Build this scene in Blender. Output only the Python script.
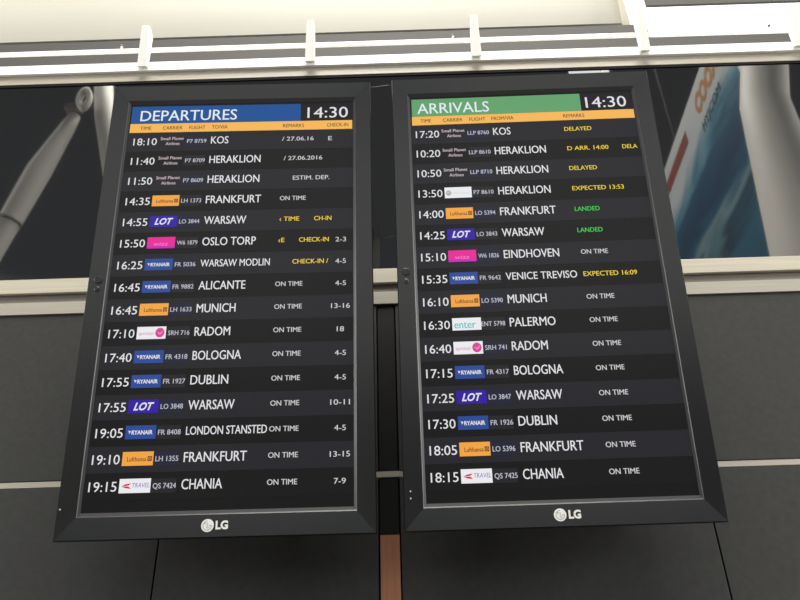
import bpy, bmesh, math
from mathutils import Vector, Matrix

scene = bpy.context.scene
for o in list(bpy.data.objects):
    bpy.data.objects.remove(o)
COL = scene.collection

# ------------------------------------------------------------------ camera
EYE = 1.6                                    # eye height of the traveller
cam_d = bpy.data.cameras.new('camera'); cam = bpy.data.objects.new('camera', cam_d); COL.objects.link(cam)
cam_d.sensor_width = 36.0; cam_d.lens = 711.03 / 800 * 36.0
cam_d.clip_start = 0.05; cam_d.clip_end = 200
PITCH, YAW, ROLL = 0.51799, -0.00236, -0.02976
fw = Vector((math.sin(YAW) * math.cos(PITCH), math.cos(YAW) * math.cos(PITCH), math.sin(PITCH)))
rt = Vector((math.cos(YAW), -math.sin(YAW), 0)); up = rt.cross(fw)
r2 = rt * math.cos(ROLL) + up * math.sin(ROLL); u2 = up * math.cos(ROLL) - rt * math.sin(ROLL)
cam.matrix_world = Matrix(((r2.x, u2.x, -fw.x, 0), (r2.y, u2.y, -fw.y, 0), (r2.z, u2.z, -fw.z, EYE), (0, 0, 0, 1)))
scene.camera = cam

# ------------------------------------------------------------------ world, lights, exposure
world = bpy.data.worlds.new('hall_ambience'); scene.world = world; world.use_nodes = True
wn = world.node_tree.nodes; wl = world.node_tree.links
wn.clear()
w_out = wn.new('ShaderNodeOutputWorld'); w_bg = wn.new('ShaderNodeBackground')
w_tc = wn.new('ShaderNodeTexCoord'); w_sep = wn.new('ShaderNodeSeparateXYZ'); w_ramp = wn.new('ShaderNodeValToRGB')
w_map = wn.new('ShaderNodeMapRange'); w_map.inputs[1].default_value = -1; w_map.inputs[2].default_value = 1
wl.new(w_tc.outputs['Generated'], w_sep.inputs[0]); wl.new(w_sep.outputs['Z'], w_map.inputs[0])
wl.new(w_map.outputs[0], w_ramp.inputs[0]); wl.new(w_ramp.outputs[0], w_bg.inputs[0]); wl.new(w_bg.outputs[0], w_out.inputs[0])
w_bg.inputs[1].default_value = 1.0
def ramp(node, stops):
    el = node.color_ramp.elements
    while len(el) > 1: el.remove(el[-1])
    el[0].position = stops[0][0]; el[0].color = (*stops[0][1], 1)
    for p_, c_ in stops[1:]:
        e_ = el.new(p_); e_.color = (*c_, 1)
def elev(deg): return (math.sin(math.radians(deg)) + 1) / 2
# the far hall: a lit band low down, a dim roof above it, skylights overhead
ramp(w_ramp, [(0.0, (.06, .058, .055)), (elev(-6), (.06, .058, .055)), (elev(4), (.12, .12, .12)), (elev(13), (.44, .49, .55)), (elev(24), (.46, .52, .58)),
              (elev(28.5), (.075, .080, .086)), (elev(48), (.065, .068, .072)), (elev(60), (.5, .49, .46)), (1.0, (.8, .78, .74))])

def area_light(name, loc, target, sx, sy, power, color):
    d = bpy.data.lights.new(name, 'AREA'); d.shape = 'RECTANGLE'; d.size = sx; d.size_y = sy; d.energy = power; d.color = color
    o = bpy.data.objects.new(name, d); COL.objects.link(o); o.location = loc
    o.rotation_euler = (Vector(target) - Vector(loc)).to_track_quat('-Z', 'Y').to_euler()
    return o
area_light('skylight', (0.6, -3.2, 16.0), (0.3, 0.6, 2.0), 10.0, 7.0, 5200, (1.0, .965, .885))
area_light('side_fill_left', (-11.5, -1.2, 5.2), (0, 1.2, 2.6), 6.0, 5.0, 1150, (1.0, .975, .93))  # unseen fill lamps added on both sides to whiten the railing fins
area_light('side_fill_right', (11.5, -1.2, 5.2), (0, 1.2, 2.6), 6.0, 5.0, 1550, (1.0, .975, .93))

scene.view_settings.view_transform = 'Standard'; scene.view_settings.look = 'None'
scene.view_settings.gamma = 1.0; scene.view_settings.use_curve_mapping = False
scene.view_settings.exposure = 0.0
scene.cycles.max_bounces = 8

# ------------------------------------------------------------------ helpers
def lin(c): return tuple(((v / 255) / 12.92 if v / 255 <= .04045 else ((v / 255 + .055) / 1.055) ** 2.4) for v in c)
MATS = {}
def mat(name, color, rough=.5, metal=0.0, spec=.5, emit=None, estr=1.0, noise=None, coat=0.0, bump=None):
    m = bpy.data.materials.new(name); m.use_nodes = True
    nt = m.node_tree; b = nt.nodes['Principled BSDF']
    b.inputs['Base Color'].default_value = (*color, 1); b.inputs['Roughness'].default_value = rough
    b.inputs['Metallic'].default_value = metal; b.inputs['Specular IOR Level'].default_value = spec
    b.inputs['Coat Weight'].default_value = coat
    if emit: b.inputs['Emission Color'].default_value = (*emit, 1); b.inputs['Emission Strength'].default_value = estr
    if noise:                                  # (scale, amount, stretch)
        sc, am, st = noise
        tc = nt.nodes.new('ShaderNodeTexCoord'); mp = nt.nodes.new('ShaderNodeMapping'); mp.inputs['Scale'].default_value = st
        n = nt.nodes.new('ShaderNodeTexNoise'); n.inputs['Scale'].default_value = sc; n.inputs['Detail'].default_value = 6
        r = nt.nodes.new('ShaderNodeValToRGB')
        r.color_ramp.elements[0].position = .3; r.color_ramp.elements[1].position = .7
        r.color_ramp.elements[0].color = (*[c * (1 - am) for c in color], 1); r.color_ramp.elements[1].color = (*[min(1, c * (1 + am)) for c in color], 1)
        L = nt.links
        L.new(tc.outputs['Object'], mp.inputs[0]); L.new(mp.outputs[0], n.inputs['Vector']); L.new(n.outputs['Fac'], r.inputs[0]); L.new(r.outputs[0], b.inputs['Base Color'])
        if bump:
            bp = nt.nodes.new('ShaderNodeBump'); bp.inputs['Strength'].default_value = bump; bp.inputs['Distance'].default_value = .002
            L.new(n.outputs['Fac'], bp.inputs['Height']); L.new(bp.outputs[0], b.inputs['Normal'])
    MATS[name] = m; return m

mat('dark_laminate', (.0300, .0306, .0300), .62, spec=.25, noise=(60, .12, (1, 1, 1)))
mat('joint_black', (.006, .006, .006), .8, spec=.1)
mat('gap_shade_black', (.005, .005, .0055), .6, spec=.2)  # shade between the screens, put into the colour
mat('brushed_aluminium', (.50, .465, .375), .42, spec=.5, noise=(30, .10, (.15, 8, 8)))
mat('fascia_aluminium', (.43, .395, .32), .40, spec=.5, noise=(30, .12, (.15, 8, 8)))
mat('taupe_aluminium', (.20, .175, .15), .5)
mat('satin_aluminium', (.37, .345, .295), .45, noise=(30, .08, (.15, 8, 8)))
mat('white_paint', (.96, .955, .92), .45)
mat('ivory_board', (.47, .457, .392), .6, noise=(3, .03, (.4, 1, 1)))
mat('ivory_frame', (.68, .65, .54), .5)
mat('grey_back', (.042, .039, .0375), .7)
mat('copper_brown', (.30, .125, .065), .45, noise=(25, .12, (6, 6, .4)))
mat('bezel_plastic', (.0050, .0058, .0066), .25, spec=.95, noise=(400, .10, (1, 1, 1)))
mat('bezel_lip', (.040, .040, .043), .30, spec=.4)
mat('housing_plastic', (.010, .010, .010), .6, spec=.3)
mat('metal_black', (.012, .012, .012), .5, spec=.4)
mat('screen_glass', (.004, .004, .004), .24, spec=.26, emit=(1, .97, 1), estr=.0075)
mat('row_light', (.004, .004, .004), .24, spec=.26, emit=(.98, .93, 1.16), estr=.019)
mat('row_dark', (.004, .004, .004), .24, spec=.26, emit=(1, .97, 1), estr=.0085)
mat('flight_tile', (.004, .004, .004), .24, spec=.26, emit=lin((36, 38, 56)), estr=1.0)
mat('emblem_silver', (.86, .86, .84), .4)
mat('emblem_line', (.42, .42, .42), .5)
mat('lettering_white', (.80, .80, .78), .5)
mat('sensor_plastic', (.020, .021, .022), .32)
mat('led_glow', (.1, .1, .1), .4, emit=(.9, .95, .85), estr=.55)
mat('floor_stone', (.10, .095, .088), .35, noise=(6, .1, (1, 1, 1)))
mat('column_white', (.82, .80, .75), .5)
mat('column_joint', (.25, .24, .23), .5)
mat('fitting_brown', (.16, .11, .08), .5)
mat('daylight_pane', (.9, .9, .9), .4, emit=(1, .99, .95), estr=1.3)
mat('lamp_white', (.9, .9, .9), .4, emit=(1, 1, 1), estr=2.4)
mat('glare_panel', (.2, .2, .2), .4, emit=(1, .98, .93), estr=.5)  # made-up glow that only feeds the glare on the screens
def E(name, rgb, s=1.0):
    if name not in MATS: mat(name, (.004, .004, .004), .2, spec=.3, emit=lin(rgb), estr=s)
    return MATS[name]
E('ink_white', (222, 222, 226)); E('ink_soft', (190, 190, 200)); E('ink_remark', (208, 204, 206)); E('ink_yellow', (238, 208, 60)); E('ink_green', (60, 205, 80))
E('ink_spl', (205, 185, 192)); E('ink_brown', (120, 70, 28)); E('ink_emblem', (75, 50, 26)); E('tile_orange', (240, 164, 68)); E('tile_white', (234, 234, 238))
E('tile_blue', (44, 74, 148)); E('tile_violet', (52, 28, 158)); E('tile_pink', (228, 38, 150)); E('ink_pink', (245, 130, 210)); E('tile_mauve', (190, 40, 190))
E('ink_teal', (90, 190, 190)); E('ink_rose', (205, 150, 175)); E('ink_magenta', (214, 70, 140)); E('ink_red', (205, 60, 75)); E('ink_purple', (130, 90, 175)); E('ink_grey', (170, 172, 170))
E('ink_palegrey', (206, 210, 206)); E('bar_orange', (244, 182, 88)); E('ink_bar', (96, 60, 28)); E('banner_blue', (30, 80, 146)); E('banner_green', (98, 160, 108)); E('clock_black', (30, 26, 30))
E('ink_pale_title', (225, 232, 240))

def link(name, bm, m, parent=None, smooth=False):
    me = bpy.data.meshes.new(name); bm.to_mesh(me); bm.free()
    for mm in (m if isinstance(m, (list, tuple)) else [m]): me.materials.append(MATS[mm] if isinstance(mm, str) else mm)
    if smooth:
        for f in me.polygons: f.use_smooth = True
    o = bpy.data.objects.new(name, me); COL.objects.link(o)
    if parent: o.parent = parent
    return o
def tag(o, label=None, cat=None, group=None, kind=None):
    if label: o['label'] = label
    if cat: o['category'] = cat
    if group: o['group'] = group
    if kind: o['kind'] = kind
    return o
def empty(name, loc, rot=(0, 0, 0)):
    o = bpy.data.objects.new(name, None); COL.objects.link(o); o.location = loc; o.rotation_euler = rot; o.empty_display_size = .1
    return o
def add_box(bm, x0, x1, y0, y1, z0, z1, bev=0.0, mi=0):
    vs = [bm.verts.new((x, y, z)) for x in (x0, x1) for y in (y0, y1) for z in (z0, z1)]
    fs = [bm.faces.new([vs[i] for i in q]) for q in ((0, 1, 3, 2), (4, 6, 7, 5), (0, 4, 5, 1), (2, 3, 7, 6), (0, 2, 6, 4), (1, 5, 7, 3))]
    for f in fs: f.material_index = mi
    if bev:
        es = list({e for f in fs for e in f.edges})
        bmesh.ops.bevel(bm, geom=es, offset=bev, segments=2, affect='EDGES', profile=.7)
def box(name, x0, x1, y0, y1, z0, z1, m, parent=None, bev=0.0):
    bm = bmesh.new(); add_box(bm, x0, x1, y0, y1, z0, z1, bev); return link(name, bm, m, parent)
def add_quad(bm, x0, x1, z0, z1, y, mi=0):
    f = bm.faces.new([bm.verts.new(v) for v in ((x0, y, z0), (x1, y, z0), (x1, y, z1), (x0, y, z1))]); f.material_index = mi
def add_disc(bm, cx, cz, rx, rz, y, n=24, mi=0, a0=0, a1=2 * math.pi):
    vs = [bm.verts.new((cx + rx * math.cos(a0 + (a1 - a0) * i / n), y, cz + rz * math.sin(a0 + (a1 - a0) * i / n))) for i in range(n)]
    f = bm.faces.new(vs); f.material_index = mi
def add_poly(bm, pts, y, mi=0):
    f = bm.faces.new([bm.verts.new((x, y, z)) for x, z in pts]); f.material_index = mi
def add_arc(bm, cx, cz, r0, r1, a0, a1, y, n=20, mi=0):
    A = [(cx + r * math.cos(math.radians(a0 + (a1 - a0) * i / n)), y, cz + r * math.sin(math.radians(a0 + (a1 - a0) * i / n))) for r in (r0, r1) for i in range(n + 1)]
    vs = [bm.verts.new(v) for v in A]
    for i in range(n):
        f = bm.faces.new((vs[i], vs[i + 1], vs[n + 2 + i], vs[n + 1 + i])); f.material_index = mi
def add_tube(bm, pts, rads, n=24, cap=True):
    rings = []
    for i, p in enumerate(pts):
        p = Vector(p); a = Vector(pts[max(0, i - 1)]); b = Vector(pts[min(len(pts) - 1, i + 1)])
        t = (b - a).normalized(); s = t.orthogonal().normalized() if not rings else (sprev - t * sprev.dot(t)).normalized()
        sprev = s; q = t.cross(s)
        rings.append([bm.verts.new(p + (s * math.cos(2 * math.pi * k / n) + q * math.sin(2 * math.pi * k / n)) * rads[i]) for k in range(n)])
    for a, b in zip(rings, rings[1:]):
        for k in range(n): bm.faces.new((a[k], a[(k + 1) % n], b[(k + 1) % n], b[k]))
    if cap: bm.faces.new(rings[0][::-1]); bm.faces.new(rings[-1])

# lettering: a flat mesh in the x-z plane facing -y
def add_text(bm, s, x, z, cap, width=None, align='L', y=-.0006, mi=0, bold=.0, shear=0.0, gap=1.0):
    dbl = 0 < bold < .03 or (bold and 'M' in s)
    b0 = min(bold, .014)
    if dbl: bold = 0
    cu = bpy.data.curves.new('t', 'FONT'); cu.body = s; cu.size = 1.0; cu.resolution_u = 3; cu.offset = bold; cu.shear = shear; cu.space_character = gap
    ob = bpy.data.objects.new('t', cu); COL.objects.link(ob)
    bpy.context.view_layer.update()
    me = bpy.data.meshes.new_from_object(ob.evaluated_get(bpy.context.evaluated_depsgraph_get()))
    bpy.data.objects.remove(ob); bpy.data.curves.remove(cu)
    xs = [v.co.x for v in me.vertices]; x0, x1 = min(xs), max(xs)
    k = cap / CAP
    kx = (width / (x1 - x0)) if width else k * .93
    w = (x1 - x0) * kx
    strikes = [(0, 0)]
    if dbl: strikes = [(-b0 * k, 0), (b0 * k, -.00004)]
    ox = {'L': x, 'C': x - w / 2, 'R': x - w}[align]
    for sx, sy in strikes:
        vm = [bm.verts.new((ox + sx + (v.co.x - x0) * kx, y + sy, z + v.co.y * k - cap / 2)) for v in me.vertices]
        for pgn in me.polygons:
            try:
                f = bm.faces.new([vm[i] for i in pgn.vertices]); f.material_index = mi
            except ValueError: pass
    bpy.data.meshes.remove(me)
def _cap():
    cu = bpy.data.curves.new('t', 'FONT'); cu.body = 'H'; cu.size = 1.0
    ob = bpy.data.objects.new('t', cu); COL.objects.link(ob); bpy.context.view_layer.update()
    me = bpy.data.meshes.new_from_object(ob.evaluated_get(bpy.context.evaluated_depsgraph_get()))
    h = max(v.co.y for v in me.vertices); bpy.data.objects.remove(ob); bpy.data.curves.remove(cu); bpy.data.meshes.remove(me); return h
CAP = _cap()
def text(name, s, x, z, cap, m, parent, **kw):
    bm = bmesh.new(); add_text(bm, s, x, z, cap, **kw); return link(name, bm, m, parent)

# ------------------------------------------------------------------ the wall
YW = 1.72                                     # face of the cladding
def Zr(z): return EYE + z                     # heights measured from the eye
floor = box('floor', -9, 9, -11, YW + .6, -.1, 0, 'floor_stone'); tag(floor, kind='structure')
wb = box('wall_back', -6, 6, YW + .02, YW + .12, 0, Zr(1.02), 'joint_black'); tag(wb, kind='structure')

XJ = [-3.19, -1.888, -.587, .716, 2.018, 3.32]   # vertical joints
GZ0, GZ1 = Zr(.4835), Zr(.5005)                  # the pale groove strip
g = .004
def clad(x0, x1, z0, z1, label):
    o = box('cladding_panel', x0 + g / 2, x1 - g / 2, YW, YW + .018, z0, z1, 'dark_laminate', bev=.0012)
    tag(o, label, 'wall panel', 'dark grey cladding panels of the wall')
UPT = Zr(.966)
clad(XJ[1], XJ[2], GZ1, UPT, 'upper dark grey wall panel left of the left screen, between the two pale metal strips')
clad(XJ[2], -.0690, GZ1, UPT, 'upper dark grey wall panel hidden behind the left screen')
clad(-.0200, XJ[3], GZ1, UPT, 'upper dark grey wall panel hidden behind the right screen')
clad(XJ[3], XJ[4], GZ1, UPT, 'upper dark grey wall panel right of the right screen, between the two pale metal strips')
clad(XJ[1], XJ[2], .02, GZ0, 'lower dark grey wall panel at the bottom left, left of the dark vertical joint')
clad(XJ[2], -.0690, .02, GZ0, 'lower dark grey wall panel below the left screen, left of the copper strip')
clad(-.0200, XJ[3], .02, GZ0, 'lower dark grey wall panel below the right screen, right of the copper strip')
clad(XJ[3], XJ[4], .02, GZ0, 'lower dark grey wall panel at the bottom right, right of the dark vertical joint')

inf = empty('shaded_gap_strip', (-.0445, YW, Zr(.347)))  # added black strip stands for the shade on the wall between the screens
tag(inf, 'black vertical strip painting the shade in the gap between the two screens, above the copper strip', 'painted shade')
box('lower_gap_shade', -.0225, .0225, .002, .018, 0, GZ0 - Zr(.347), 'gap_shade_black', inf)
box('upper_gap_shade', -.0225, .0225, .002, .018, GZ1 - Zr(.347), UPT - Zr(.347), 'gap_shade_black', inf)
cs = box('copper_strip', -.0665, -.0215, YW - .004, YW + .018, .02, Zr(.347), 'copper_brown', bev=.001)
tag(cs, 'narrow copper-brown vertical strip on the wall below the gap between the screens', 'strip')

t1 = box('trim_1', -6, 6, YW + .001, YW + .018, GZ0 + .0015, GZ1 - .0015, 'satin_aluminium'); tag(t1, kind='structure')
# sill below the dark glass: upper rail, recess, lower rail
t2 = box('trim_2', -6, 6, YW - .006, YW + .05, Zr(1.0355), Zr(1.0815), 'brushed_aluminium', bev=.0015); tag(t2, kind='structure')
t3 = box('trim_3', -6, 6, YW + .004, YW + .04, Zr(1.0060), Zr(1.0320), 'taupe_aluminium'); tag(t3, kind='structure')
t4 = box('trim_4', -6, 6, YW - .004, YW + .03, Zr(.9680), Zr(1.0060), 'satin_aluminium', bev=.001); tag(t4, kind='structure')

# dark mirror-like glazing
gm = bpy.data.materials.new('dark_glass'); gm.use_nodes = True; nt = gm.node_tree; nt.nodes.clear()
go_ = nt.nodes.new('ShaderNodeOutputMaterial'); gd = nt.nodes.new('ShaderNodeBsdfDiffuse'); gd.inputs[0].default_value = (.006, .006, .0065, 1)
gg = nt.nodes.new('ShaderNodeBsdfGlossy'); gg.inputs['Roughness'].default_value = .025; gg.inputs[0].default_value = (1, .99, .97, 1)
gx = nt.nodes.new('ShaderNodeMixShader'); gx.inputs[0].default_value = .25
nt.links.new(gd.outputs[0], gx.inputs[1]); nt.links.new(gg.outputs[0], gx.inputs[2]); nt.links.new(gx.outputs[0], go_.inputs[0])
MATS['dark_glass'] = gm
YG = YW + .006
win = box('window_1', -6, 6, YG, YG + .012, Zr(1.0815), Zr(1.866), 'dark_glass'); tag(win, kind='structure')
box('window_gasket', -6, 6, YG - .003, YG + .02, Zr(1.861), Zr(1.8715), 'joint_black', win)

# aluminium fascia and white ledge above the glass
t5 = box('trim_5', -6, 6, 1.722, YW + .05, Zr(1.8720), Zr(1.9200), 'fascia_aluminium', bev=.001); tag(t5, kind='structure')
t6 = box('trim_6', -6, 6, 1.712, YW + .10, Zr(1.9110), Zr(1.9520), 'white_paint', bev=.0015); tag(t6, kind='structure')

# railing: fins leaning out a little, one long bar
rail = empty('railing', (0, 1.700, Zr(1.9195)))
tag(rail, 'white metal railing with upright fins and one long bar above the ledge', 'railing')
def fin(xb):
    bm = bmesh.new(); w = .0135
    prof = [(-.004, -.006), (.010, .004), (.010, .150), (-.022, .166), (-.042, .155)]   # y, z
    ww = [w * (1.25 if z < .02 else .85) for y, z in prof]
    L_ = [bm.verts.new((xb - u, y, z)) for u, (y, z) in zip(ww, prof)]; R_ = [bm.verts.new((xb + u, y, z)) for u, (y, z) in zip(ww, prof)]
    bm.faces.new(L_); bm.faces.new(R_[::-1]); n = len(prof)
    for i in range(n): bm.faces.new((L_[i], R_[i], R_[(i + 1) % n], L_[(i + 1) % n]))
    bmesh.ops.recalc_face_normals(bm, faces=bm.faces)
    bmesh.ops.bevel(bm, geom=list(bm.edges), offset=.001, segments=1, affect='EDGES')
    link('railing_post', bm, 'white_paint', rail)
for xb in (-1.43, -.860, -.287, .282, .858, 1.385, 1.94): fin(xb)
box('railing_bar', -6, 6, .004, .011, .0755, .0945, 'white_paint', rail, bev=.002)

# recess behind the railing, ivory board above it, bright window on the right
XE = 1.01
bm = bmesh.new(); add_box(bm, -6, .99, 1.90, 1.96, Zr(1.88), Zr(2.29)); add_box(bm, .99, 6, 1.90, 1.96, Zr(1.88), Zr(2.2155))
gb = link('wall_recess', bm, 'grey_back'); tag(gb, kind='structure')
bm = bmesh.new()
prof = [(2.40, 2.452), (2.036, 2.456)] + [(3.515 - 1.5 * math.sin(a), 2.667 - 1.5 * math.cos(a)) for a in [math.radians(82 + 8 * i / 8) for i in range(9)]] + [(2.015, 3.4), (2.40, 3.4)]
A_ = [bm.verts.new((-6, y, Zr(z))) for y, z in prof]; B_ = [bm.verts.new((XE - .02, y, Zr(z))) for y, z in prof]
for i in range(len(prof)): bm.faces.new((A_[i], A_[(i + 1) % len(prof)], B_[(i + 1) % len(prof)], B_[i]))
bm.faces.new(A_[::-1]); bm.faces.new(B_); bmesh.ops.recalc_face_normals(bm, faces=bm.faces)
iv = link('bulkhead', bm, 'ivory_board'); tag(iv, 'long ivory-white bulkhead board with rounded lower edge above the railing', 'bulkhead')
wr = box('window_2', .975, 6, 2.042, 2.06, Zr(2.22), Zr(2.60), 'daylight_pane'); tag(wr, kind='structure')
box('window_frame', .96, 1.045, 1.965, 2.04, Zr(2.25), Zr(3.4), 'ivory_frame', wr, bev=.003)
box('window_head', 1.045, 6, 2.030, 2.041, Zr(2.565), Zr(3.4), 'grey_back', wr)

def fitting(x, z, y, label):
    r = empty('rail_fitting', (x, y, Zr(z)))
    tag(r, label, 'fitting', 'small brown fittings standing on the railing bar')
    bm = bmesh.new(); add_tube(bm, [(0, 0, 0), (0, 0, .014), (.001, 0, .02)], [.004, .0035, .005], 10); link('stem', bm, 'ivory_frame', r, True)
    bm = bmesh.new(); bmesh.ops.create_uvsphere(bm, u_segments=10, v_segments=8, radius=.006)
    for v in bm.verts: v.co = Vector((v.co.x - .001, v.co.y, v.co.z * 1.2 + .024))
    link('cap', bm, 'fitting_brown', r, True)
fitting(-.955, 2.0125, 1.713, 'small brown fitting on the railing bar left of the leftmost post')
fitting(.208, 2.0125, 1.713, 'small pale fitting on the railing bar between the two middle posts')
fitting(1.32, 2.0125, 1.713, 'small brown fitting on the railing bar in front of the bright window')

# ------------------------------------------------------------------ the two information screens
P = .0581                                     # row pitch
def carrier(kind, x0, cz, parent):
    x1 = x0 + .068; z0, z1 = cz - .0152, cz + .0152; xm = (x0 + x1) / 2; w = x1 - x0
    bm = bmesh.new()
    y0, y1, y2 = -.0008, -.0012, -.0015
    if kind == 'spl':
        add_text(bm, 'Small Planet', xm + (.0 if x0 > -.2130 else -.003), cz + .0075, .0088, .060, 'C', y=y1, bold=.012); add_text(bm, 'Airlines', xm + (.002 if x0 > -.2130 else -.001), cz - .0078, .0088, .036, 'C', y=y1, bold=.012)
        return link('carrier_logo', bm, 'ink_spl', parent)
    if kind == 'lh':
        add_quad(bm, x0, x1, z0, z1, y0, 0); add_text(bm, 'Lufthansa', x0 + .011, cz - .001, .0098, .042, y=y1, mi=1, bold=.014)
        add_quad(bm, x1 - .0125, x1 - .003, cz - .0058, cz + .0048, y1, 2); add_arc(bm, x1 - .0078, cz - .0005, .0026, .0036, 0, 360, y2, mi=0)
        add_poly(bm, [(x1 - .011, cz - .002), (x1 - .0075, cz), (x1 - .005, cz + .002), (x1 - .0072, cz - .001)], y2 - .0002, 0)
        return link('carrier_logo', bm, ['tile_orange', 'ink_brown', 'ink_emblem'], parent)
    if kind == 'lot':
        add_quad(bm, x0, x1, z0, z1, y0, 0); add_text(bm, 'LOT', xm - .022, cz, .0165, .046, y=y1, mi=1, bold=.03, shear=.35)
        add_arc(bm, xm - .001, cz, .0012, .0028, 40, 400, y2, mi=0)
        return link('carrier_logo', bm, ['tile_violet', 'ink_white'], parent)
    if kind == 'wizz':
        add_quad(bm, x0, x1, z0, z1, y0, 0); add_quad(bm, x0, x1, z0, z0 + .005, y0 - .0002, 2)
        add_text(bm, 'wizz', xm - .018, cz - .003, .010, .036, y=y1, mi=1, shear=.2)
        return link('carrier_logo', bm, ['tile_pink', 'ink_pink', 'tile_mauve'], parent)
    if kind == 'ryan':
        add_quad(bm, x0, x1, z0, z1, y0, 0); add_text(bm, 'RYANAIR', x0 + .014, cz - .0005, .0088, .047, y=y1, mi=1, bold=.03)
        add_poly(bm, [(x0 + .0055, cz + .004), (x0 + .0125, cz + .0025), (x0 + .0105, cz - .001), (x0 + .008, cz - .0035), (x0 + .0085, cz + .0005)], y1, 1)
        return link('carrier_logo', bm, ['tile_blue', 'ink_white'], parent)
    if kind == 'sprint':
        add_quad(bm, x0, x1, z0, z1, y0, 0); add_text(bm, 'sprintair', x0 + .005, cz - .001, .0085, .036, y=y1, mi=1, bold=.01)
        add_disc(bm, x1 - .014, cz, .0108, .0118, y1, 28, 2)
        add_poly(bm, [(x1 - .022, cz + .002), (x1 - .013, cz - .001), (x1 - .006, cz + .0065), (x1 - .009, cz - .002), (x1 - .014, cz - .0055)], y2, 3)
        return link('carrier_logo', bm, ['tile_white', 'ink_rose', 'ink_magenta', 'ink_pink'], parent)
    if kind == 'enter':
        add_quad(bm, x0, x1, z0, z1, y0, 0); add_text(bm, 'enter', x0 + .005, cz - .001, .0185, .050, y=y1, mi=1, bold=.012)
        return link('carrier_logo', bm, ['tile_white', 'ink_teal'], parent)
    if kind == 'globe':
        add_quad(bm, x0, x1, z0, z1, y0, 0); add_disc(bm, x0 + .010, cz - .001, .0068, .0075, y1, 24, 1)
        add_arc(bm, x0 + .010, cz - .001, .002, .0034, 20, 200, y2, mi=0); add_text(bm, 'small planet', x0 + .019, cz - .001, .0075, .044, y=y1, mi=2)
        return link('carrier_logo', bm, ['tile_white', 'ink_grey', 'ink_palegrey'], parent)
    if kind == 'travel':
        add_quad(bm, x0, x1, z0, z1, y0, 0); add_text(bm, 'TRAVEL', x0 + .028, cz + .001, .0098, .038, y=y1, mi=1, shear=.15)
        add_poly(bm, [(x0 + .005, cz - .0005), (x0 + .014, cz + .004), (x0 + .026, cz + .0055), (x0 + .021, cz + .001), (x0 + .0155, cz + .0002)], y1, 2)
        add_poly(bm, [(x0 + .005, cz - .001), (x0 + .0155, cz - .0008), (x0 + .021, cz - .0015), (x0 + .026, cz - .0062), (x0 + .014, cz - .0048)], y1, 2)
        return link('carrier_logo', bm, ['tile_white', 'ink_purple', 'ink_red'], parent)

DW = {'KOS': 45, 'HERAKLION': 131, 'FRANKFURT': 138, 'WARSAW': 104, 'OSLO TORP': 131, 'WARSAW MODLIN': 168, 'ALICANTE': 112, 'MUNICH': 92, 'RADOM': 83, 'BOLOGNA': 112,
      'DUBLIN': 86, 'LONDON STANSTED': 180, 'CHANIA': 88, 'EINDHOVEN': 134, 'VENICE TREVISO': 171, 'PALERMO': 107}
W, Y, G_ = 'ink_remark', 'ink_yellow', 'ink_green'
OT = [('ON TIME', 106.5, 65.5, W)]
DEP = [('18:10', 'spl', 'P7 8759', 'KOS', [('/ 27.06.16', 109, 82, W)], 'E'),
       ('11:40', 'spl', 'P7 8709', 'HERAKLION', [('/ 27.06.2016', 115, 99, W)], ''),
       ('11:50', 'spl', 'P7 8609', 'HERAKLION', [('ESTIM. DEP.', 140, 93, W)], ''),
       ('14:35', 'lh', 'LH 1373', 'FRANKFURT', [('ON TIME', 109, 65, W)], ''),
       ('14:55', 'lot', 'LO 3844', 'WARSAW', [('‹ TIME', 110, 49, Y), ('CH-IN', 196, 43, Y)], ''),
       ('15:50', 'wizz', 'W6 1879', 'OSLO TORP', [('‹E', 109, 15, Y), ('CHECK-IN', 160, 73, Y)], '2-3'),
       ('16:25', 'ryan', 'FR 5036', 'WARSAW MODLIN', [('CHECK-IN /', 145, 87, Y)], '4-5'),
       ('16:45', 'ryan', 'FR 9882', 'ALICANTE', OT, '4-5'),
       ('16:45', 'lh', 'LH 1633', 'MUNICH', OT, '13-16'),
       ('17:10', 'sprint', 'SRH 716', 'RADOM', OT, '18'),
       ('17:40', 'ryan', 'FR 4318', 'BOLOGNA', OT, '4-5'),
       ('17:55', 'ryan', 'FR 1927', 'DUBLIN', OT, '4-5'),
       ('17:55', 'lot', 'LO 3848', 'WARSAW', OT, '10-11'),
       ('19:05', 'ryan', 'FR 8408', 'LONDON STANSTED', OT, '4-5'),
       ('19:10', 'lh', 'LH 1355', 'FRANKFURT', OT, '13-15'),
       ('19:15', 'travel', 'QS 7424', 'CHANIA', OT, '7-9')]
DEL = [('DELAYED', 104.5, 70, Y)]; LAN = [('LANDED', 105, 61.5, G_)]
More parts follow.
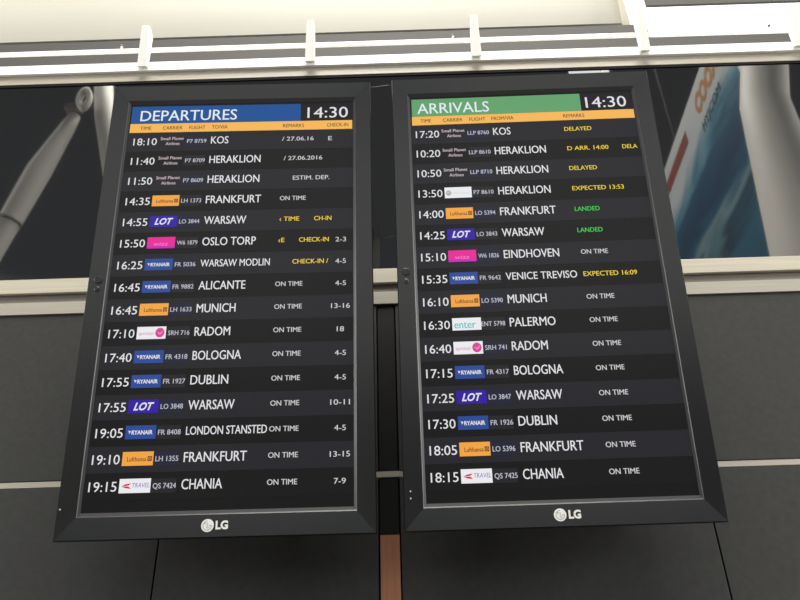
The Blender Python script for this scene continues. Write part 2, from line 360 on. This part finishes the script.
ARR = [('17:20', 'spl', 'LLP 8760', 'KOS', DEL, ''),
       ('10:20', 'spl', 'LLP 8610', 'HERAKLION', [('D ARR. 14:00', 106, 105, Y), ('DELA', 247, 38, Y)], ''),
       ('10:50', 'spl', 'LLP 8710', 'HERAKLION', DEL, ''),
       ('13:50', 'globe', 'P7 8610', 'HERAKLION', [('EXPECTED 13:53', 105.5, 129, Y)], ''),
       ('14:00', 'lh', 'LO 5394', 'FRANKFURT', LAN, ''),
       ('14:25', 'lot', 'LO 3843', 'WARSAW', LAN, ''),
       ('15:10', 'wizz', 'W6 1826', 'EINDHOVEN', OT, ''),
       ('15:35', 'ryan', 'FR 9642', 'VENICE TREVISO', [('EXPECTED 16:09', 106, 128, Y)], ''),
       ('16:10', 'lh', 'LO 5390', 'MUNICH', OT, ''),
       ('16:30', 'enter', 'ENT 5798', 'PALERMO', OT, ''),
       ('16:40', 'sprint', 'SRH 741', 'RADOM', OT, ''),
       ('17:15', 'ryan', 'FR 4317', 'BOLOGNA', OT, ''),
       ('17:25', 'lot', 'LO 3847', 'WARSAW', OT, ''),
       ('17:30', 'ryan', 'FR 1926', 'DUBLIN', OT, ''),
       ('18:05', 'lh', 'LO 5396', 'FRANKFURT', OT, ''),
       ('18:15', 'travel', 'QS 7425', 'CHANIA', OT, '')]

def monitor(centre, tilt, yaw, rows, title, banner, dx, heads, label, lg_x, leds, sens, drift):
    n = Vector((math.sin(yaw), -math.cos(yaw), 0)); uz = Vector((0, 0, 1)) * math.cos(tilt) + n * math.sin(tilt)
    H2 = .5775
    base = Vector(centre) + Vector((0, 0, EYE)) - uz * H2
    r = empty('information_screen', base, (tilt, 0, yaw))
    tag(r, label, 'screen', 'portrait flight information screens')
    # bezel: mitred frame, outer wall, sloping face, shiny inner lip
    bm = bmesh.new()
    loops = [(.3385, .5755, .034, 0), (.3405, .5775, .028, 0), (.3405, .5775, -.006, 0), (.3385, .5755, -.0095, 0), (.3000, .5300, -.0045, 0), (.2985, .5275, -.003, 1), (.2925, .5195, .0005, 1)]
    rings = [[bm.verts.new((sx * (a + (.0015 if sz < 0 and b > .57 else 0)), y, H2 + sz * b - (.0035 if sz > 0 and b > .57 else 0))) for sx, sz in ((-1, -1), (1, -1), (1, 1), (-1, 1))] for a, b, y, _ in loops]
    for (A, B, l) in zip(rings, rings[1:], loops[1:]):
        for k in range(4):
            f = bm.faces.new((A[k], A[(k + 1) % 4], B[(k + 1) % 4], B[k])); f.material_index = l[3]
    bm.faces.new(rings[0])
    bmesh.ops.recalc_face_normals(bm, faces=bm.faces)
    link('bezel', bm, ['bezel_plastic', 'bezel_lip'], r)
    # rear housing, stepped, and the wall bracket
    bm = bmesh.new(); add_box(bm, -.30, .30, .0335, .080, H2 - .560, H2 + .55, .008); add_box(bm, -.275, .275, .0795, .125, H2 - .552, H2 + .38, .008)
    link('rear_housing', bm, 'housing_plastic', r)
    bm = bmesh.new(); add_box(bm, -.20, .20, .1245, .130, .066, .20)
    for s in (-.15, .15):
        yb = lambda dz: (YW - base.y + math.sin(tilt) * (H2 + dz)) / math.cos(tilt)
        for dz in (.09 - H2,):
            add_box(bm, s - .015, s + .015, .1295, min(yb(dz - .02), yb(dz + .02)) - .006, H2 + dz - .02, H2 + dz + .02)
    link('wall_bracket', bm, 'metal_black', r)
    # lit panel
    bm = bmesh.new(); add_quad(bm, -.2945, .2945, H2 - .5205, H2 + .5205, 0); link('display_panel', bm, 'screen_glass', r)
    hb = bmesh.new(); add_quad(hb, -.2895, .1555, H2 + .4608, H2 + .5140, -.0004)
    hb = link('title_banner', hb, banner, r)
    text('title_lettering', title[0], title[1], H2 + .4845, .0315, 'ink_pale_title', hb, width=title[2], bold=.006, y=-.0008)
    ck = bmesh.new(); add_quad(ck, .1555, .2925, H2 + .4608, H2 + .5140, -.0004)
    ck = link('clock_field', ck, 'clock_black', r)
    text('clock_digits', '14:30', .1735 + dx, H2 + .4855, .0325, 'ink_white', ck, width=.1065, bold=.004, y=-.0008)
    cb = bmesh.new(); add_quad(cb, -.2900, .2915, H2 + .4330, H2 + .4604, -.0004)
    cb = link('column_heading_bar', cb, 'bar_orange', r)
    for s, x0, x1 in heads: text('column_heading', s, x0 / 1000, H2 + .4465, .0105, 'ink_bar', cb, width=(x1 - x0) / 1000, y=-.0008, bold=.01)
    for i, (tm, car, fl, dest, rem, gate) in enumerate(rows):
        vc = .405 - P * i; cz = H2 + vc; q = dx + drift * i / 15
        bm = bmesh.new(); add_quad(bm, -.2925, .2925, cz - P / 2 + .0002, cz + P / 2 - .0002, -.0004)
        row = link('flight_row', bm, 'row_light' if i % 2 == 0 else 'row_dark', r)
        text('time_lettering', tm, -.2765 + q, cz + .0002, .0205, 'ink_white', row, width=.0605, bold=.004, y=-.0008)
        carrier(car, -.2105 + q, cz + .001, row)
        bm = bmesh.new(); add_quad(bm, -.1415 + q, -.087 + q, cz - .0152, cz + .0152, -.0007); 
        ft = link('flight_number_tile', bm, 'flight_tile' if i % 2 == 0 else 'row_light', row)
        text('flight_number', fl, (-.1375 if len(fl) < 8 else -.1420) + q, cz - .0002, .0112, 'ink_soft', row, width=.050 if len(fl) < 8 else .0555, bold=.010, y=-.0011)
        small = len(dest) > 12
        text('destination_lettering', dest, -.0755 + q, cz + .0018, .0185 if small else .0215, 'ink_white', row, width=DW[dest] / 1000, bold=.008, y=-.0008)
        for s, x, w, m in rem: text('remark_lettering', s, x / 1000 + (drift * .4 * i / 15 if x < 107 else 0), cz + .0014, .0118, m, row, width=w / 1000, bold=.010, y=-.0008)
        if gate: text('desk_number', gate, .2625 if gate != 'E' else .234, cz + .0005, .0122, W, row, align='C', width={1: .010, 2: .017, 3: .026, 5: .0445}[len(gate)], bold=.008, y=-.0008)
    # maker's emblem, lettering, lights and sensor dots on the bezel
    zl = H2 - .5525; yl = -.0086
    bm = bmesh.new(); cx = lg_x + .0130
    add_tube(bm, [(cx, yl + .003, zl), (cx, yl - .0004, zl)], [.0132, .0132], 32)
    add_arc(bm, cx, zl, .0085, .0100, 90, 360, yl - .0006, mi=1); add_quad(bm, cx + .0030, cx + .0096, zl - .0008, zl + .0008, yl - .0006, 1)
    add_quad(bm, cx - .0010, cx + .0006, zl - .0050, zl + .0055, yl - .0006, 1); add_quad(bm, cx - .0010, cx + .0040, zl - .0055, zl - .0040, yl - .0006, 1)
    add_disc(bm, cx - .0050, zl + .0045, .0017, .0017, yl - .0006, 12, 1)
    link('maker_emblem', bm, ['emblem_silver', 'emblem_line'], r)
    text('maker_lettering', 'LG', lg_x + .0305, zl + .0005, .0158, 'lettering_white', r, width=.0265, bold=.045, y=yl - .0006)
    for x, v in leds:
        bm = bmesh.new(); add_tube(bm, [(x, -.006, H2 + v), (x, -.0100, H2 + v)], [.0016, .0016], 12); link('indicator_light', bm, 'led_glow', r)
    for x, v, q in sens:
        bm = bmesh.new(); add_tube(bm, [(x, -.004, H2 + v), (x, -.0085, H2 + v), (x, -.0092, H2 + v)], [q, q, q * .8], 20); link('sensor_dot', bm, 'sensor_plastic', r)
    return r

monitor((-.4078, 1.4609, .8888), .1626, .0174, DEP, ('DEPARTURES', -.2655, .2530), 'banner_blue', .0,
        [('TIME', -263, -234), ('CARRIER', -204, -153), ('FLIGHT', -135, -93), ('TO/VIA', -76, -35), ('REMARKS', 110, 165), ('CHECK-IN', 225, 281)],
        'left tall black flight information screen with blue departures header', -.0305, [(-.334, -.512)], [(-.318, .018, .010), (-.318, -.006, .006)], -.006)
monitor((.3327, 1.4605, .8887), .1644, -.0069, ARR, ('ARRIVALS', -.275, .189), 'banner_green', -.005,
        [('TIME', -268, -240), ('CARRIER', -209, -158), ('FLIGHT', -140, -98), ('FROM/VIA', -82, -24), ('REMARKS', 106, 161)],
        'right tall black flight information screen with green arrivals header', -.0235, [(-.3265, -.494), (-.3265, -.509)], [(-.320, .018, .010), (-.320, -.006, .006)], 0.0)

# thin cable slung between the tops of the two screens
bm = bmesh.new(); add_tube(bm, [(-.068, 1.372, Zr(1.441)), (-.05, 1.372, Zr(1.4415)), (-.032, 1.372, Zr(1.4445)), (-.010, 1.372, Zr(1.446))], [.0008] * 4, 8)
cb_ = link('cable', bm, 'taupe_aluminium', None, True); tag(cb_, 'thin grey cable joining the top corners of the two screens', 'cable')

# ------------------------------------------------------------------ the hall behind the traveller, seen mirrored in the dark glass
def mir(x, y, z): return (x, 2 * YG - y, Zr(z))
def column(name, pts, rads, label, joint=None):
    b = pts[-1]
    r = empty(name, mir(b[0], b[1], b[2])); tag(r, label, 'column')
    o = Vector(r.location)
    bm = bmesh.new(); add_tube(bm, [Vector(mir(*q)) - o for q in pts], rads, 32); link('shaft', bm, 'column_white', r, True)
    return r, o
yv = 5.5
r, o = column('branching_column', [(-3.385, yv, 5.50), (-3.43, yv, 5.33), (-3.60, yv, 4.75), (-3.735, yv, 4.16), (-3.765, yv, 4.05), (-3.90, yv, 3.5), (-5.15, yv, -1.6)], [.055, .075, .118, .108, .104, .104, .12],
        'white steel column reflected in the dark glass at the left, forked at its top joint')
bm = bmesh.new(); add_tube(bm, [Vector(mir(-3.737, yv, 4.15)) - o, Vector(mir(-3.745, yv, 4.11)) - o], [.113, .113], 32); link('joint_ring', bm, 'column_joint', r, True)
bm = bmesh.new(); add_tube(bm, [Vector(mir(*q)) - o for q in ((-3.27, yv + .1, 6.3), (-3.12, yv + .1, 5.55), (-2.84, yv + .1, 4.60), (-.9, yv + .1, -1.55))], [.10, .10, .10, .11], 32); link('shaft', bm, 'column_white', r, True)
bm = bmesh.new(); c0 = Vector(mir(-3.27, yv - .1, 5.63)) - o
n_ = 28
ring = []
for k in range(n_):
    a = 2 * math.pi * k / n_
    ring.append([bm.verts.new(c0 + Vector((rx * math.cos(a), dy, rz * math.sin(a)))) for rx, rz, dy in ((.075, .155, -.03), (.075, .155, .03), (.034, .085, .03), (.034, .085, -.03))])
for k in range(n_):
    A, B = ring[k], ring[(k + 1) % n_]
    for j in range(4): bm.faces.new((A[j], B[j], B[(j + 1) % 4], A[(j + 1) % 4]))
bmesh.ops.recalc_face_normals(bm, faces=bm.faces); link('joint_eye', bm, 'column_white', r, True)
bm = bmesh.new(); q0 = Vector(mir(-3.38, yv - .06, 5.53)) - o; add_box(bm, q0.x - .08, q0.x + .08, q0.y - .05, q0.y + .05, q0.z - .035, q0.z + .035, .006); link('pin', bm, 'column_joint', r)
yv = 4.5
column('round_column', [(3.30, yv, 6.2), (3.275, yv, 4.84), (3.15, yv, 4.38), (3.12, yv, 3.9), (3.085, yv, 2.9), (2.9, yv, -1.6)], [.19, .193, .193, .215, .28, .31],
       'thick cream-white round column reflected in the dark glass at the far right')

# long hanging billboard with white band, orange lettering and blue wave
A0 = Vector((3.9605, 6.6348, 7.0)); e0 = Vector((.0817, .9967, 0)).normalized()
BL0, BL1, BH = -1.05, 4.2, 3.4
n0 = Vector(mir(*(A0 + e0))) - Vector(mir(*A0)); ang = math.atan2(n0.y, n0.x)
bb = empty('billboard', Vector(mir(*(A0 - Vector((0, 0, BH))))), (0, 0, ang))
tag(bb, 'long billboard with white band and blue wave, mirrored in the dark glass at the right', 'billboard')
# local frame: x runs along the board, z up, the face is at +y or -y depending on which side the hall lies
side = 1 if (Matrix.Rotation(ang, 3, 'Z') @ Vector((0, 1, 0))).x < 0 else -1
wm = bpy.data.materials.new('wave_print'); wm.use_nodes = True; nt = wm.node_tree; b = nt.nodes['Principled BSDF']; b.inputs['Roughness'].default_value = .5
L = nt.links; tc = nt.nodes.new('ShaderNodeTexCoord'); sp = nt.nodes.new('ShaderNodeSeparateXYZ'); L.new(tc.outputs['Object'], sp.inputs[0])
def math_node(op, a, bb_=None):
    m_ = nt.nodes.new('ShaderNodeMath'); m_.operation = op
    for i, v in enumerate((a, bb_)):
        if v is None: continue
        if isinstance(v, (int, float)): m_.inputs[i].default_value = v
        else: L.new(v, m_.inputs[i])
    return m_.outputs[0]
mp = nt.nodes.new('ShaderNodeMapping'); mp.inputs['Rotation'].default_value = (0, .5, 0); mp.inputs['Scale'].default_value = (.35, 1, 1.5); L.new(tc.outputs['Object'], mp.inputs[0])
nz = nt.nodes.new('ShaderNodeTexNoise'); nz.inputs['Scale'].default_value = 1.5; nz.inputs['Detail'].default_value = 5; nz.inputs['Distortion'].default_value = .8; L.new(mp.outputs[0], nz.inputs['Vector'])
depth = math_node('SUBTRACT', BH, sp.outputs['Z'])
t_ = math_node('ADD', depth, math_node('MULTIPLY', math_node('SUBTRACT', nz.outputs['Fac'], .5), 1.1))
t_ = math_node('DIVIDE', t_, 3.4)
rp = nt.nodes.new('ShaderNodeValToRGB'); L.new(t_, rp.inputs[0]); L.new(rp.outputs[0], b.inputs['Base Color'])
ramp(rp, [(.0, (.50, .52, .54)), (.17, (.44, .48, .51)), (.25, (.08, .22, .30)), (.32, (.018, .075, .14)), (.44, (.012, .045, .10)), (.52, (.018, .10, .17)), (.57, (.16, .25, .29)), (.62, (.08, .17, .22)), (.66, (.015, .04, .07)), (.72, (.025, .12, .19)), (1, (.015, .07, .14))])
MATS['wave_print'] = wm
mat('print_orange', (.42, .19, .05), .5); mat('print_black', (.03, .03, .03), .5); mat('print_red', (.22, .05, .042), .5)
box('board', BL0, BL1, -.04, .04, 0, BH, 'wave_print', bb)
def board_text(name, s, ustart, v, cap, width, m, bold):
    bm = bmesh.new(); add_text(bm, s, 0, 0, cap, width, y=0, bold=bold)
    for q in bm.verts: q.co = Vector((ustart - q.co.x, side * .043, BH - v + q.co.z))
    link(name, bm, m, bb)
board_text('orange_lettering', 'COOX', .30, .30, .26, .92, 'print_orange', .06)
board_text('black_lettering', 'HYJCOM', .26, .66, .14, .72, 'print_black', .01)
box('red_stripe', .80, 2.06, min(side * .039, side * .044), max(side * .039, side * .044), BH - .42, BH - .22, 'print_red', bb)
for u in (-.95, 1.3, 3.6):
    bm = bmesh.new(); add_tube(bm, [(u, 0, BH - .01), (u, 0, BH + 2.0)], [.012, .012], 8); link('hanger_rod', bm, 'metal_black', bb)

# two bright roof windows, mirrored just above the arrivals screen
def roof_light(sx0, sx1, sz0, sz1, label):
    y_ = 5.2
    o_ = box('roof_light', sx0 * y_, sx1 * y_, 2 * YG - y_ - .03, 2 * YG - y_, Zr(sz0 * y_), Zr(sz1 * y_), 'lamp_white')
    tag(o_, label, 'light', 'roof lights of the hall')
roof_light(.345, .406, 1.064, 1.082, 'longer bright white roof light mirrored above the arrivals screen')
roof_light(.4095, .4225, 1.064, 1.082, 'short bright white roof light mirrored above the right corner of the arrivals screen')

# glowing panels added far down the hall for glare on both screens
for k, (x0, x1) in enumerate([(-6.2, -4.3), (-3.7, -2.5), (-2.2, -.9), (.9, 2.6), (3.0, 4.6), (5.0, 6.4)]):
    w = box('window_%d' % (k + 3), x0, x1, -12.1, -12.0, Zr(2.0), Zr(7.6), 'glare_panel'); tag(w, kind='structure')
